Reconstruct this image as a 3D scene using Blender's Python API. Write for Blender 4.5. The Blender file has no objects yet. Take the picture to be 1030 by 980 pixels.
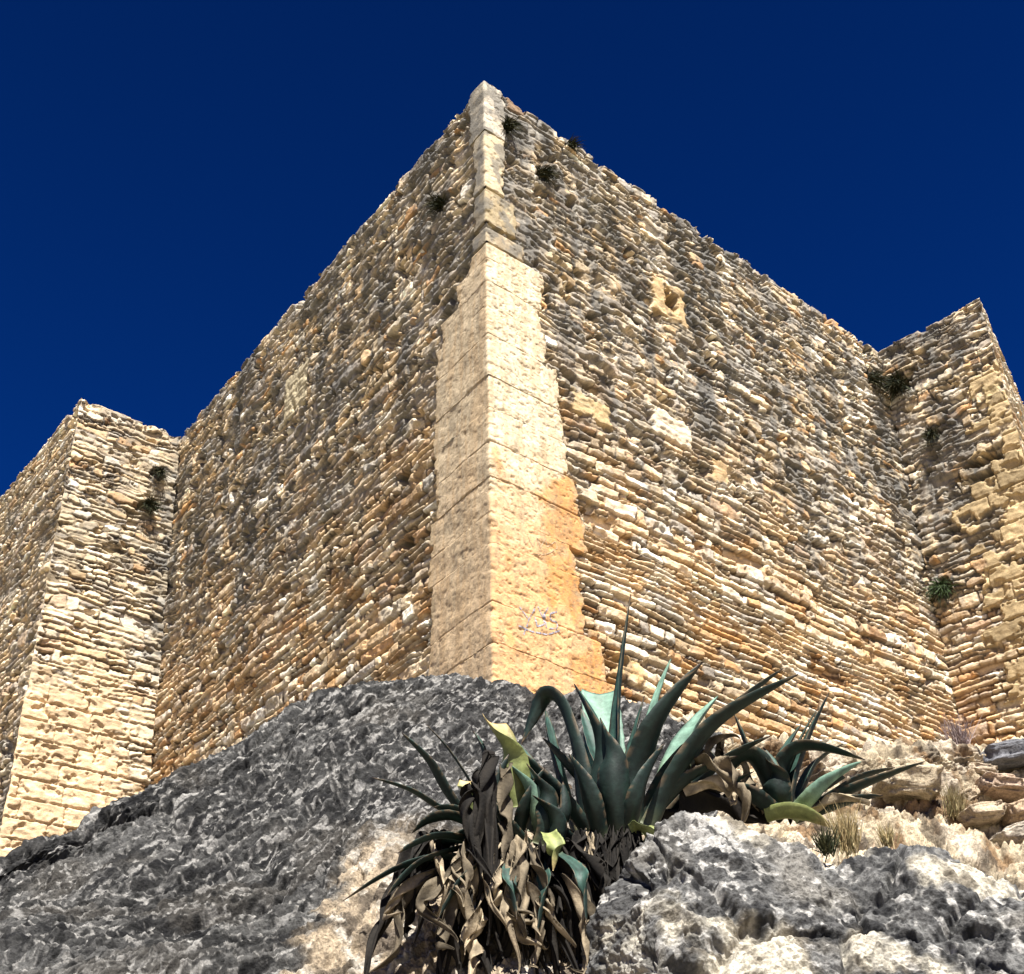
import bpy, math, random
import numpy as np
from mathutils import Matrix, Vector

random.seed(11)
sc = bpy.context.scene
COL = sc.collection
F32 = np.float32

# ------------------------------------------------------------------ camera
FPX, CX, CY = 1321.0, 515.0, 490.0
PITCH, ROLL = math.radians(33), math.radians(1.55)
_fw = np.array([0, math.cos(PITCH), math.sin(PITCH)])
_u0 = np.array([0, -math.sin(PITCH), math.cos(PITCH)])
_r0 = np.array([1.0, 0, 0])
_up = math.cos(ROLL) * _u0 + math.sin(ROLL) * _r0
_rt = math.cos(ROLL) * _r0 - math.sin(ROLL) * _u0
EYE = np.array([0, 0, 1.6])


def ray(x, y):
    return _fw * FPX + _rt * (x - CX) + _up * (CY - y)


def at(x, y, Y):
    """the world point at forward distance Y along a line of sight (survey helper)"""
    d = ray(x, y)
    return EYE + d * (Y / d[1])


def at_z(x, y, z):
    d = ray(x, y)
    return EYE + d * ((z - EYE[2]) / d[2])


cam_d = bpy.data.cameras.new("camera")
cam_d.sensor_width = 36
cam_d.lens = 36 * FPX / 1030
cam_d.clip_start = 0.1
cam_d.clip_end = 5000
cam = bpy.data.objects.new("camera", cam_d)
COL.objects.link(cam)
M = Matrix.Identity(4)
for i in range(3):
    M[i][0], M[i][1], M[i][2], M[i][3] = _rt[i], _up[i], -_fw[i], EYE[i]
cam.matrix_world = M
sc.camera = cam

# ------------------------------------------------------------------ noise
_G = np.array([[1, 1, 0], [-1, 1, 0], [1, -1, 0], [-1, -1, 0], [1, 0, 1], [-1, 0, 1], [1, 0, -1], [-1, 0, -1],
               [0, 1, 1], [0, -1, 1], [0, 1, -1], [0, -1, -1], [1, 1, 0], [-1, 1, 0], [0, -1, 1], [0, -1, -1]], F32)


def _hash(ix, iy, iz, seed):
    h = (ix.astype(np.uint32) * np.uint32(374761393) + iy.astype(np.uint32) * np.uint32(668265263)
         + iz.astype(np.uint32) * np.uint32(2147483647) + np.uint32((seed * 974634541) & 0xffffffff))
    h = (h ^ (h >> np.uint32(13))) * np.uint32(1274126177)
    h = (h ^ (h >> np.uint32(15))) * np.uint32(2246822519)
    return h ^ (h >> np.uint32(16))


def rnd(i, seed):
    i = np.asarray(i).astype(np.int64)
    z = np.zeros_like(i)
    return (_hash(i, z, z, seed) & np.uint32(0xffffff)).astype(F32) / F32(0xffffff)


def perlin(x, y, z=None, seed=0):
    x = np.asarray(x, F32); y = np.asarray(y, F32)
    flat = z is None
    z = np.full_like(x, 0.37) if flat else np.asarray(z, F32)
    fx, fy, fz = np.floor(x), np.floor(y), np.floor(z)
    ix, iy, iz = fx.astype(np.int64), fy.astype(np.int64), fz.astype(np.int64)
    x = x - fx; y = y - fy; z = z - fz
    u = x * x * x * (x * (x * 6 - 15) + 10)
    v = y * y * y * (y * (y * 6 - 15) + 10)
    w = z * z * z * (z * (z * 6 - 15) + 10)
    out = np.zeros_like(x)
    for k in ((0,) if flat else (0, 1)):
        wk = 1 if flat else (w if k else 1 - w)
        for j in (0, 1):
            wj = v if j else 1 - v
            for i in (0, 1):
                wi = u if i else 1 - u
                g = _G[_hash(ix + i, iy + j, iz + k, seed) & np.uint32(15)]
                out += (g[..., 0] * (x - i) + g[..., 1] * (y - j) + g[..., 2] * (z - k)) * wi * wj * wk
    return out


def fbm(x, y, z=None, seed=0, oct=4, gain=0.5):
    a, s, f = 1.0, 0, 1.0
    for o in range(oct):
        s = s + a * perlin(x * f, y * f, None if z is None else z * f, seed + 17 * o)
        a *= gain; f *= 2.03
    return s


def worley(x, y, z, seed=0):
    """distance to nearest and second nearest cell point, and the id of the nearest"""
    fx, fy, fz = np.floor(x), np.floor(y), np.floor(z)
    f1 = np.full(x.shape, 9, F32); f2 = f1.copy(); cid = np.zeros(x.shape, np.uint32)
    k = F32(1 / 1023)
    for i in (-1, 0, 1):
        for j in (-1, 0, 1):
            for l in (-1, 0, 1):
                cx_, cy_, cz_ = fx + i, fy + j, fz + l
                h = _hash(cx_.astype(np.int64), cy_.astype(np.int64), cz_.astype(np.int64), seed)
                d = np.sqrt((cx_ + (h & np.uint32(1023)) * k - x) ** 2 + (cy_ + ((h >> np.uint32(10)) & np.uint32(1023)) * k - y) ** 2
                            + (cz_ + ((h >> np.uint32(20)) & np.uint32(1023)) * k - z) ** 2).astype(F32)
                near = d < f1
                f2 = np.where(near, f1, np.minimum(f2, d)); cid = np.where(near, h, cid); f1 = np.where(near, d, f1)
    return f1, f2, (cid & np.uint32(0xffff)).astype(F32) / F32(65535)


def sstep(a, b, x):
    t = np.clip((x - a) / (b - a), 0, 1)
    return t * t * (3 - 2 * t)


def mixc(a, b, t):
    t = np.asarray(t)[..., None]
    return a * (1 - t) + np.asarray(b, F32) * t


# ------------------------------------------------------------------ materials
def vc_material(name, rough=0.95, bump=0.4, bscale=60, speck=0.35, spec=0.2, sscale=45):
    m = bpy.data.materials.new(name)
    m.use_nodes = True
    nt = m.node_tree; N = nt.nodes; L = nt.links
    bs = N["Principled BSDF"]
    bs.inputs["Roughness"].default_value = rough
    bs.inputs["Specular IOR Level"].default_value = spec
    at_ = N.new("ShaderNodeAttribute"); at_.attribute_name = "Col"
    tc = N.new("ShaderNodeTexCoord")
    n1 = N.new("ShaderNodeTexNoise"); n1.inputs["Scale"].default_value = sscale
    n1.inputs["Detail"].default_value = 6; n1.inputs["Roughness"].default_value = 0.7
    L.new(tc.outputs["Object"], n1.inputs["Vector"])
    mr = N.new("ShaderNodeMapRange")
    mr.inputs["From Min"].default_value = 0.3; mr.inputs["From Max"].default_value = 0.7
    mr.inputs["To Min"].default_value = 1 - speck; mr.inputs["To Max"].default_value = 1 + speck
    L.new(n1.outputs["Fac"], mr.inputs["Value"])
    mx = N.new("ShaderNodeVectorMath"); mx.operation = 'SCALE'
    L.new(at_.outputs["Color"], mx.inputs[0]); L.new(mr.outputs["Result"], mx.inputs["Scale"])
    L.new(mx.outputs["Vector"], bs.inputs["Base Color"])
    n2 = N.new("ShaderNodeTexNoise"); n2.inputs["Scale"].default_value = bscale
    n2.inputs["Detail"].default_value = 8; n2.inputs["Roughness"].default_value = 0.65
    L.new(tc.outputs["Object"], n2.inputs["Vector"])
    bp = N.new("ShaderNodeBump"); bp.inputs["Strength"].default_value = bump; bp.inputs["Distance"].default_value = 0.02
    L.new(n2.outputs["Fac"], bp.inputs["Height"]); L.new(bp.outputs["Normal"], bs.inputs["Normal"])
    return m


MAT_STONE = vc_material("weathered_masonry", 0.95, 0.6, 35, 0.28)
MAT_ASHLAR = vc_material("dressed_limestone", 0.92, 0.6, 40, 0.2, sscale=22)
MAT_ROCK = vc_material("weathered_rock", 0.95, 0.9, 45, 0.55, sscale=38)
MAT_LEAF = vc_material("agave_leaf", 0.58, 0.2, 18, 0.5, 0.3, sscale=11)
MAT_DRY = vc_material("dry_leaf", 0.85, 0.3, 60, 0.35, 0.2, sscale=24)
MAT_PLANT = vc_material("small_plant", 0.8, 0.0, 30, 0.3, 0.2)


# ------------------------------------------------------------------ object helpers
def mesh_obj(name, verts, faces, mat, parent=None, cols=None, smooth=True):
    me = bpy.data.meshes.new(name)
    verts = np.asarray(verts, F32)
    faces = np.asarray(faces, np.int32)
    k = faces.shape[1]
    me.vertices.add(len(verts)); me.vertices.foreach_set("co", verts.ravel())
    me.loops.add(faces.size); me.loops.foreach_set("vertex_index", faces.ravel())
    me.polygons.add(len(faces))
    me.polygons.foreach_set("loop_start", np.arange(0, faces.size, k, dtype=np.int32))
    me.polygons.foreach_set("use_smooth", np.full(len(faces), smooth))
    me.update(calc_edges=True)
    me.validate()
    if cols is not None:
        a = me.color_attributes.new("Col", 'FLOAT_COLOR', 'POINT')
        c = np.ones((len(verts), 4), F32); c[:, :3] = np.clip(cols, 0.004, 0.9)
        a.data.foreach_set("color", c.ravel())
    me.materials.append(mat)
    o = bpy.data.objects.new(name, me)
    COL.objects.link(o)
    if parent is not None:
        o.parent = parent
        o.matrix_parent_inverse = Matrix.Translation(parent.location).inverted()
    return o


def grid_faces(nr, nc, off=0, flip=False):
    i = np.arange(nr - 1)[:, None] * nc + np.arange(nc - 1)[None, :] + off
    f = np.stack([i, i + 1, i + nc + 1, i + nc], -1).reshape(-1, 4)
    return f[:, ::-1] if flip else f


def thing(name, label, cat, loc=(0, 0, 0), group=None):
    o = bpy.data.objects.new(name, None); COL.objects.link(o)
    o.location = [float(c) for c in loc]
    o.empty_display_size = 0.3
    return tag(o, label, cat, group)


def tag(o, label, cat, group=None):
    o["label"] = label; o["category"] = cat
    if group: o["group"] = group
    return o


# ------------------------------------------------------------------ masonry
def face_top(V):
    return V.max() - V      # bulges die out at the straight top course


def masonry(U, V, seed, rough):
    """height field and colours of coursed rubble; rough 0..1 = regular courses .. eroded rubble"""
    rg = np.random.default_rng(seed)
    big = fbm(U / 2.6, V / 2.6, seed=seed + 1, oct=2)
    amp = 0.013 + 0.062 * rough
    V2 = V + 0.07 * big + amp * fbm(U / 0.42, V / 0.22, seed=seed + 2, oct=3)
    U2 = U + (amp + 0.012) * fbm(U / 0.22, V / 0.3, seed=seed + 3, oct=2)
    lo, hi = V2.min() - 1, V2.max() + 1
    ed = [lo]
    while ed[-1] < hi:
        ed.append(ed[-1] + float(np.clip(rg.lognormal(math.log(0.152), 0.38), 0.07, 0.32)))
    ed = np.array(ed)
    row = np.searchsorted(ed, V2) - 1
    dv0 = (V2 - ed[row]).astype(F32); dv1 = (ed[row + 1] - V2).astype(F32)
    sid = np.zeros(U.shape, np.int64); du0 = np.zeros(U.shape, F32); du1 = np.zeros(U.shape, F32)
    ulo, uhi = U2.min() - 1, U2.max() + 1
    for r in range(row.min(), row.max() + 1):
        m = row == r
        if not m.any(): continue
        hgt = ed[r + 1] - ed[r]
        n = int((uhi - ulo) / 0.12) + 4
        ln = np.clip(rg.lognormal(math.log(0.33), 0.55, n), 0.10, 1.1)
        jt = ulo - rg.random() * 0.4 + np.cumsum(ln)
        jt = np.concatenate([[ulo - 2], jt])
        x = U2[m]
        k = np.clip(np.searchsorted(jt, x) - 1, 0, len(jt) - 2)
        sid[m] = r * 1000 + k
        du0[m] = x - jt[k]; du1[m] = jt[k + 1] - x
    w = du0 + du1; hh = dv0 + dv1
    # some tall stones are split in two
    sp = (rnd(sid, 5) < (0.3 + 0.3 * rough)) & (hh > 0.17)
    cut = hh * (0.35 + 0.3 * rnd(sid, 6)) + (du0 / w - 0.5) * 0.06 * (rnd(sid, 7) - 0.5) * 2
    top = dv0 > cut
    dv1 = np.where(sp & ~top, cut - dv0, dv1)
    dv0 = np.where(sp & top, dv0 - cut, dv0)
    sid = np.where(sp & top, sid + 500000, sid)
    R = lambda k: rnd(sid, seed * 13 + k)
    ins = 0.004
    slant = (R(20) - 0.5) * 0.5
    dl = du0 - ins - 0.022 * R(1) + slant * (dv0 - hh / 2); dr = du1 - ins - 0.022 * R(2) - slant * (dv0 - hh / 2)
    tl = (du0 / w - 0.5) * w
    tv = (R(21) - 0.5) * 0.14
    db = dv0 - ins - 0.012 - 0.032 * R(3) ** 2 + tv * tl; dt = dv1 - ins - 0.022 * R(4) ** 2 - tv * tl
    dx = np.minimum(dl, dr); dy = np.minimum(db, dt)
    rr = 0.006 + 0.026 * R(5)
    cx_ = np.clip(rr - dx, 0, None); cy_ = np.clip(rr - dy, 0, None)
    d = np.where((cx_ > 0) & (cy_ > 0), rr - np.hypot(cx_, cy_), np.minimum(dx, dy))
    d = d + 0.013 * fbm(U / 0.07, V / 0.055, seed=seed + 4, oct=3)
    bev = 0.006 + 0.014 * R(6)
    e = np.clip(d / bev, 0, 1)
    prof = 1 - (1 - e) ** 2.4
    prof = prof * (0.62 + 0.38 * np.clip(dt / 0.045, 0, 1) ** .7)      # weathered upper arrises, crisp lower ones
    horiz = dy < dx + 0.004
    prot = -0.012 + 0.048 * R(7) ** 1.3 + 0.032 * (rnd(row, seed + 3) - .5)
    gone = R(8) < 0.035 + 0.04 * rough
    prot = np.where(gone, -0.11, prot)
    tilt = (R(9) - 0.5) * 0.24 * (dv0 - dv1) * 0.5 + (R(10) - 0.5) * 0.14 * np.clip(du0 - du1, -0.4, 0.4) * 0.5
    fine = 0.014 * fbm(U / 0.14, V / 0.1, seed=seed + 5, oct=4) + 0.006 * fbm(U / 0.035, V / 0.03, seed=seed + 6, oct=2)
    hs = prot + tilt + fine
    hm = np.where(horiz, -0.095 + 0.03 * rough, -0.035) + 0.03 * fbm(U / 0.3, V / 0.2, seed=seed + 7, oct=4)
    h = hm + (hs - hm) * prof
    # eroded mortar wash filling joints here and there
    wash = sstep(-0.04, 0.36, fbm(U / 0.9, V / 0.6, seed=seed + 8, oct=5) + 0.10 * (rough - 0.4))
    fill = np.where(horiz, -0.052 + 0.036 * rough, -0.006) + 0.03 * fbm(U / 0.22, V / 0.14, seed=seed + 9, oct=4)
    flush = np.clip((fill - h) / 0.02, 0, 1) * wash
    h = np.where(h < fill, h + (fill - h) * 0.85 * wash, h)
    # large soft hollows and bulges
    h = h + (0.05 * sstep(0, .6, face_top(V))) * fbm(U / 1.8, V / 1.8, seed=seed + 10, oct=3)
    pit = sstep(0.38, 0.52, fbm(U / 0.38, V / 0.28, seed=seed + 11, oct=3))
    h = h - 0.13 * pit * (0.25 + 0.75 * rough)
    # ---- colour of each stone
    pal = np.array([[.64, .50, .33], [.56, .40, .23], [.70, .59, .43], [.50, .29, .13], [.36, .31, .25], [.76, .69, .57], [.58, .46, .30]], F32)
    q = R(11)
    th_lo = np.array([.20, .34, .58, .68, .74, .90, 1.01]); th_hi = np.array([.20, .32, .48, .54, .80, .88, 1.01])
    c_lo = pal[np.clip(np.searchsorted(th_lo, q), 0, 6)]; c_hi = pal[np.clip(np.searchsorted(th_hi, q), 0, 6)]
    c = mixc(c_lo, c_hi, rough) * (0.66 + 0.60 * R(12))[..., None]
    mo = mixc(np.broadcast_to(np.array([.12, .08, .045], F32), c.shape), np.array([.10, .085, .065]), rough)
    c = mo + (c - mo) * np.clip(prof, 0, 1)[..., None]
    c = mixc(c, [.48, .385, .26], flush * (0.7 - 0.35 * rough))
    c = c * (1 + 0.28 * fbm(U / 0.16, V / 0.12, seed=seed + 12, oct=4))[..., None]
    return h, c, dict(prof=prof, sid=sid, wash=wash)


def patina(c, U, V, seed, rough, stain=0.5):
    mot = fbm(U / 1.6, V / 1.6, seed=seed + 33, oct=4)
    c = c * (1.04 + .30 * np.clip(mot, -.7, .7))[..., None]
    rusty = sstep(.12, .42, fbm(U / 1.3, V / .8, seed=seed + 34, oct=4)) * (1 - rough) * stain
    c = c * (1 - .55 * rusty[..., None]) + c * np.array([.98, .68, .40], F32) * (.55 * rusty[..., None])
    g = fbm(U / 0.55, V / 0.9, seed=seed + 30, oct=5)
    s = fbm(U / 0.35, V / 3.2, seed=seed + 31, oct=4)
    lich = sstep(0.05, 0.55, g + 0.42 * rough - 0.16) * (0.15 + 0.5 * rough)
    c = mixc(c, [.25, .235, .21], lich)
    dark = sstep(0.12, 0.5, s + 0.6 * g + 0.25 * rough - 0.24) * (0.05 + 0.7 * rough)
    c = mixc(c, [.085, .08, .073], dark * 0.85)
    vs_ = sstep(.16, .5, fbm(U / .45, V / 5.5, seed=seed + 36, oct=4) + .25 * fbm(U / .3, V / .5, seed=seed + 37, oct=3)) * rough
    c = mixc(c, [.10, .097, .09], .6 * vs_)
    och = sstep(0.12, 0.5, fbm(U / 0.9, V / 0.6, seed=seed + 32, oct=4)) * (1 - rough) * stain
    c = mixc(c, [.46, .27, .11], och * 0.6)
    return c


class Face:
    def __init__(s, P, Q, zt, zb, shiftP=(0, 0), shiftQ=(0, 0), zref=12.0):
        s.P = np.array(P[:2], float); s.Q = np.array(Q[:2], float)
        s.L = float(np.hypot(*(s.Q - s.P))); s.dir = (s.Q - s.P) / s.L
        s.zt, s.zb = zt, zb
        s.n = np.array([s.dir[1], -s.dir[0]])
        if s.n[1] > 0: s.n = -s.n
        s.sP = np.array(shiftP, float); s.sQ = np.array(shiftQ, float); s.zref = zref

    def pos(s, U, V):
        t = (U / s.L)[..., None]
        k = ((s.zt - V) / (s.zt - s.zref))[..., None]
        xy = s.P + s.dir * U[..., None] + k * (s.sP * (1 - t) + s.sQ * t)
        return np.concatenate([xy, V[..., None]], -1)

    def uv(s, x, y):
        d = ray(x, y)
        t = ((s.P - EYE[:2]) @ s.n) / (d[:2] @ s.n)
        p = EYE + d * t
        return float((p[:2] - s.P) @ s.dir), float(p[2])


H = 20.795
ZB = 3.6
T0 = at(487, 82, 16.0); H = float(T0[2])
LR, LT, LL = at_z(182, 437, H), at_z(82, 400, H), at_z(0, 500, H)
RR, RT = at_z(882, 352, H), at_z(985, 300, H)
dLL = (LL - LT)[:2] / np.hypot(*(LL - LT)[:2]); LL = np.array([*(LT[:2] + dLL * 8.5), H])
dR = (at_z(1030, 408, H) - RT)[:2]; dR /= np.hypot(*dR)
RF = np.array([*(RT[:2] + dR * 6.0), H])

LRx = LR.copy(); LRx[:2] += (LR - T0)[:2] * .05
RRx = RR.copy(); RRx[:2] += (RR - T0)[:2] * .05
F_left = Face(T0, LRx, H, ZB, (0, 0), (0.32, 0.22))
F_right = Face(T0, RRx, H, ZB)
F_ltf = Face(LR, LT, H, ZB, (0.32, 0.22), (0.05, 0))
F_lts = Face(LT, LL, H, ZB, (0.05, 0), (0, 0))
F_rts = Face(RR, RT, H, ZB)
F_rtf = Face(RT, RF, H, ZB)


def corner_h(z, seed):
    z = np.asarray(z, F32)
    return 0.035 * fbm(z / 0.35, z * 0 + 0.5, seed=seed, oct=3) + 0.03 * (rnd(np.floor(z / 0.21).astype(np.int64), seed) - 0.5)


def jag(u, seed):
    u = np.asarray(u, F32)
    st = rnd(np.floor(u / 0.27 + 0.6 * perlin(u / 0.9, u * 0 + .3, seed=seed)).astype(np.int64), seed)
    return 0.03 + 0.018 * fbm(u / 0.5, u * 0 + 0.2, seed=seed + 1, oct=4) + 0.035 * st ** 2


def build_wall(face, name, parent, seed, res, rough_fn, convex, other_n, regions=(), holes=(), post=None, zlo=None, stain=0.5, grime=None):
    zb = face.zb if zlo is None else zlo
    nu = int(face.L / res) + 1; nv = int((face.zt - zb) / res) + 1
    u = np.linspace(0, face.L, nu); v = np.linspace(zb, face.zt, nv)
    U, V = np.meshgrid(u, v)
    U = U.astype(F32); V = V.astype(F32)
    cf = np.ones_like(u)
    if 0 in convex: cf = cf * sstep(.05, .5, u)
    if 1 in convex: cf = cf * sstep(.05, .5, face.L - u)
    Vp = V - ((jag(u, seed + 60) * cf)[None, :] * sstep(face.zt - 1.2, face.zt, V))
    rough = np.clip(rough_fn(U, V), 0, 1).astype(F32)
    h, c, info = masonry(U, V, seed, rough)
    c = patina(c, U, V, seed, rough if grime is None else np.clip(rough * grime, 0, 1), stain)
    for (u0, u1, v0, v1, hh, colr, k) in regions:   # dressed patch stones set in the rubble
        j = 0.07 * fbm(U / 0.2, V / 0.2, seed=seed + 70, oct=4)
        dd = np.minimum(np.minimum(U - u0, u1 - U), np.minimum(V - v0, v1 - V)) + j
        m = sstep(0.0, 0.05, dd)
        h = h * (1 - m * .85) + m * .85 * (hh + 0.02 * fbm(U / 0.2, V / 0.2, seed=seed + 71, oct=4))
        c = mixc(c, np.asarray(colr, F32), m * k) * (1 + 0.12 * (m * fbm(U / 0.12, V / 0.12, seed=seed + 72)))[..., None]
    for (hu, hv, rx, ry, dp) in holes:              # putlog holes
        rad = np.hypot((U - hu) / rx, (V - hv) / ry) + 0.35 * fbm(U / 0.16, V / 0.16, seed=seed + 73, oct=3)
        m = 1 - sstep(0.75, 1.05, rad)
        h = h - dp * m
        drip = np.exp(-(((U - hu) / (rx * 1.1)) ** 2)) * sstep(hv + ry * 1.2, hv, V) * sstep(hv - 1.3, hv - .2, V) + (1 - sstep(.8, 1.7, rad))
        c = mixc(c, [.13, .115, .09], np.clip(drip, 0, 1) * .6 * sstep(-.3, .3, fbm(U / .12, V / .5, seed=seed + 74, oct=3)))
    if post is not None:
        h, c = post(U, V, h, c, info)
    shift = np.zeros(U.shape + (2,), F32)
    for side in convex:
        du = U if side == 0 else face.L - U
        k = 1 - sstep(0.0, 0.07, du)
        hc = corner_h(V, convex[side])
        h = h * (1 - k) + hc * k
        shift = shift + (hc * k)[..., None] * np.asarray(other_n[side], F32)
    P = face.pos(U, Vp)
    h = np.where(h < -.09, h, h * .88)
    P[..., :2] += h[..., None] * face.n + shift
    # wall top folds inwards: the thickness of the parapet
    rows = [P]; crow = [c]
    for dd, dz in ((0.12, 0.02), (0.35, 0.03), (0.6, 0.02)):
        T = P[nv - 1].copy(); T[:, :2] += -face.n * dd + face.dir * (dd * (np.clip(1 - u / 1.2, 0, 1) - np.clip(1 - (face.L - u) / 1.2, 0, 1)))[:, None]; T[:, 2] += dz * 0.4 * perlin(u / 0.2, u * 0 + dd, seed=seed)
        rows.append(T[None]); crow.append(c[nv - 1:nv])
    P = np.concatenate(rows, 0); c = np.concatenate(crow, 0)
    nr = P.shape[0]
    # orient outwards
    a, b_, d_ = P[0, 0], P[0, 1], P[1, 0]
    fl = np.dot(np.cross(face.pos(np.array([1.]), np.array([5.]))[0] - face.pos(np.array([0.]), np.array([5.]))[0], [0, 0, 1])[:2], face.n) < 0
    return mesh_obj(name, P.reshape(-1, 3), grid_faces(nr, nu, flip=bool(fl)), MAT_STONE, parent, c.reshape(-1, 3))


# ------------------------------------------------------------------ the castle
# quoin courses of the main corner: z range and the widths on the two faces, read off the photo's teeth
def uR(x, y): return F_right.uv(x, y)
def uL(x, y): return F_left.uv(x, y)


teeth = []                       # (z, right width) and (z, left width) samples
RT_S = [(545, 262), (545, 300), (541, 340), (566, 380), (558, 420), (572, 450), (570, 480), (588, 520), (586, 548), (572, 585), (588, 610), (586, 650), (612, 674), (616, 700)]
LT_S = [(479, 250), (455, 320), (440, 350), (437, 400), (438, 450), (440, 500), (428, 560), (430, 620), (428, 670), (424, 700)]
rz = sorted([(uR(*p)[1], uR(*p)[0]) for p in RT_S]); lz = sorted([(uL(*p)[1], uL(*p)[0]) for p in LT_S])
rqz = random.Random(5)
ZQT = uR(490, 246)[1]
qcourses = []
z = 5.0
while z < ZQT - 0.25:
    hgt = rqz.choice([0.5, 0.62, 0.8, 0.95])
    z2 = min(z + hgt, ZQT)
    if ZQT - z2 < 0.25: z2 = ZQT
    zm = (z + z2) / 2
    wr = float(np.interp(zm, [a for a, b in rz], [b for a, b in rz])) + rqz.uniform(-.06, .06)
    wl = float(np.interp(zm, [a for a, b in lz], [b for a, b in lz])) + rqz.uniform(-.06, .06)
    qcourses.append((z, z2, max(wl, .35), max(wr, .4)))
    z = z2
# isolated dressed corner stones near the top
for (ya, yb, wl_, wr_) in ((243, 229, .42, .80), (224, 192, .34, .66), (189, 134, .34, .42), (132, 80, .46, .48)):
    qcourses.append((uR(489, ya)[1], min(uR(489, yb)[1], H - .01), wl_, wr_))

nL, nR = F_left.n, F_right.n


def quoin_h(s, zz, z0, z1, wl, wr, blk):
    """relief of the dressed stone face"""
    d = np.minimum(np.minimum(s + wl, wr - s), np.minimum(zz - z0, z1 - zz))
    n = 0.0035 * fbm(s / 0.25, zz / 0.25, seed=400 + blk % 3, oct=4) + 0.012 * perlin(s / 0.9, zz / 0.9, seed=402)
    d = d + 0.008 * fbm(s / 0.06, zz / 0.06, seed=403, oct=3)
    jm = sstep(-.25, .3, fbm(s / .35, zz / .2 + blk * 3.1, seed=407, oct=3))
    off = 0.016 * (rnd(np.array([blk]), 77)[0] - 0.5)
    hj = 0.045 + off + n - 0.016 * jm * (1 - sstep(0.0, 0.012, d))
    dside = np.minimum(s + wl, wr - s) + 0.09 * fbm(zz / 0.16, s / 0.16, seed=404, oct=4)
    hj = hj - 0.11 * (1 - sstep(0.0, 0.03, dside))
    ch = sstep(0.38, 0.55, fbm(s / 0.13, zz / 0.09, seed=405, oct=4)) * np.where(s > 0, 3.0, 1.0)
    arr = sstep(.05, .45, fbm(zz / .33, zz * 0 + .4, seed=408, oct=3)) * np.exp(-np.abs(s) / .03)
    return hj - 0.004 * ch - 0.020 * arr + .012 * fbm(s / .5, zz / .35, seed=409, oct=3)


def quoin_pos(s, zz, h):
    k = 1 - sstep(0, 0.03, np.abs(s))
    left = s < 0
    out = np.zeros(s.shape + (3,))
    base = T0[:2] + np.where(left[..., None], F_left.dir * (-s)[..., None], F_right.dir * s[..., None])
    nn = np.where(left[..., None], nL, nR); oo = np.where(left[..., None], nR, nL)
    out[..., :2] = base + nn * h[..., None] + oo * (h * (1 - sstep(0, 0.02, np.abs(s))))[..., None]
    # follow the small batter of the left face
    kk = (H - zz) / (H - 12.0)
    out[..., :2] += np.where(left[..., None], np.array([.32, .22]) * (kk * (-s) / F_left.L)[..., None], 0)
    out[..., 2] = zz
    return out


def in_quoin(U, V, side):
    m = np.zeros(U.shape, bool)
    for (z0, z1, wl, wr) in qcourses:
        m |= (V > z0 + 0.01) & (V < z1 - 0.01) & (U < (wl if side == 'L' else wr) - 0.03)
    return m


def rough_main(U, V):
    b = sstep(10.8, 16.8, V + 0.9 * fbm(U / 2.2, V / 2.2, seed=201, oct=3))
    return b


def post_side(side, seed):
    def f(U, V, h, c, info):
        m = in_quoin(U, V, side)
        h = np.where(m, -0.09, h)
        if side == 'R':
            # iron-orange run-off below the corner stones on this face
            o = sstep(1.9, 0.4, U) * sstep(13.2, 9.5, V) * 0.6
            c = mixc(c, [.55, .31, .12], o * sstep(-.1, .35, fbm(U / .5, V / .4, seed=seed, oct=4)))
        return h, c
    return f


def reg(face, x0, y0, x1, y1, hh, colr, k):
    """patch stones: opposite corners in the face's own coordinates"""
    (a, b), (c_, d) = face.uv(x0, y0), face.uv(x1, y1)
    return (min(a, c_), max(a, c_), min(b, d), max(b, d), hh, colr, k)


def hole(face, x, y, rx, ry, dp=0.28):
    a, b = face.uv(x, y)
    return (a, b, rx, ry, dp)


main = thing("castle_tower", "large square castle tower, its smooth golden corner facing the viewer", "tower", (float(T0[0]), float(T0[1]), ZB))
RES = 0.02
PALE = [.58, .49, .33]; GOLD = [.58, .42, .20]
build_wall(F_left, "wall", main, 101, RES, lambda U, V: rough_main(U, V) * 0.9 + 0.1, {0: 300}, {0: nR},
           regions=[reg(F_left, 309, 357, 281, 428, .02, [.52, .44, .28], .8)],
           holes=[hole(F_left, 443, 205, .16, .22), hole(F_left, 478, 272, .12, .2), hole(F_left, 405, 480, .2, .14, .2), hole(F_left, 232, 492, .25, .25, .2),
                  hole(F_left, 340, 262, .13, .14, .2), hole(F_left, 293, 408, .07, .09, .2), hole(F_left, 404, 545, .2, .13, .2), hole(F_left, 345, 565, .16, .12, .2)],
           post=post_side('L', 211), stain=0.8)
build_wall(F_right, "wall", main, 102, RES, rough_main, {0: 300}, {0: nL},
           regions=[reg(F_right, 655, 406, 697, 456, .03, [.66, .55, .40], .85), reg(F_right, 654, 272, 693, 332, .015, [.52, .36, .18], .8), reg(F_right, 574, 388, 616, 432, .02, GOLD, .6),
                    reg(F_right, 618, 652, 650, 690, .02, [.62, .42, .2], .7), reg(F_right, 713, 458, 735, 492, .02, [.56, .36, .15], .45)],
           holes=[hole(F_right, 509, 127, .10, .20), hole(F_right, 546, 175, .14, .22), hole(F_right, 577, 205, .1, .2), hole(F_right, 676, 303, .2, .3, .5), hole(F_right, 573, 378, .16, .12, .2),
                  hole(F_right, 876, 380, .14, .2), hole(F_right, 705, 345, .14, .14, .2), hole(F_right, 606, 232, .2, .12, .15), hole(F_right, 627, 665, .14, .1, .2), hole(F_right, 780, 395, .14, .1, .18),
                  hole(F_right, 878, 447, .14, .12, .18)],
           post=post_side('R', 212), stain=0.8)

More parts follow.
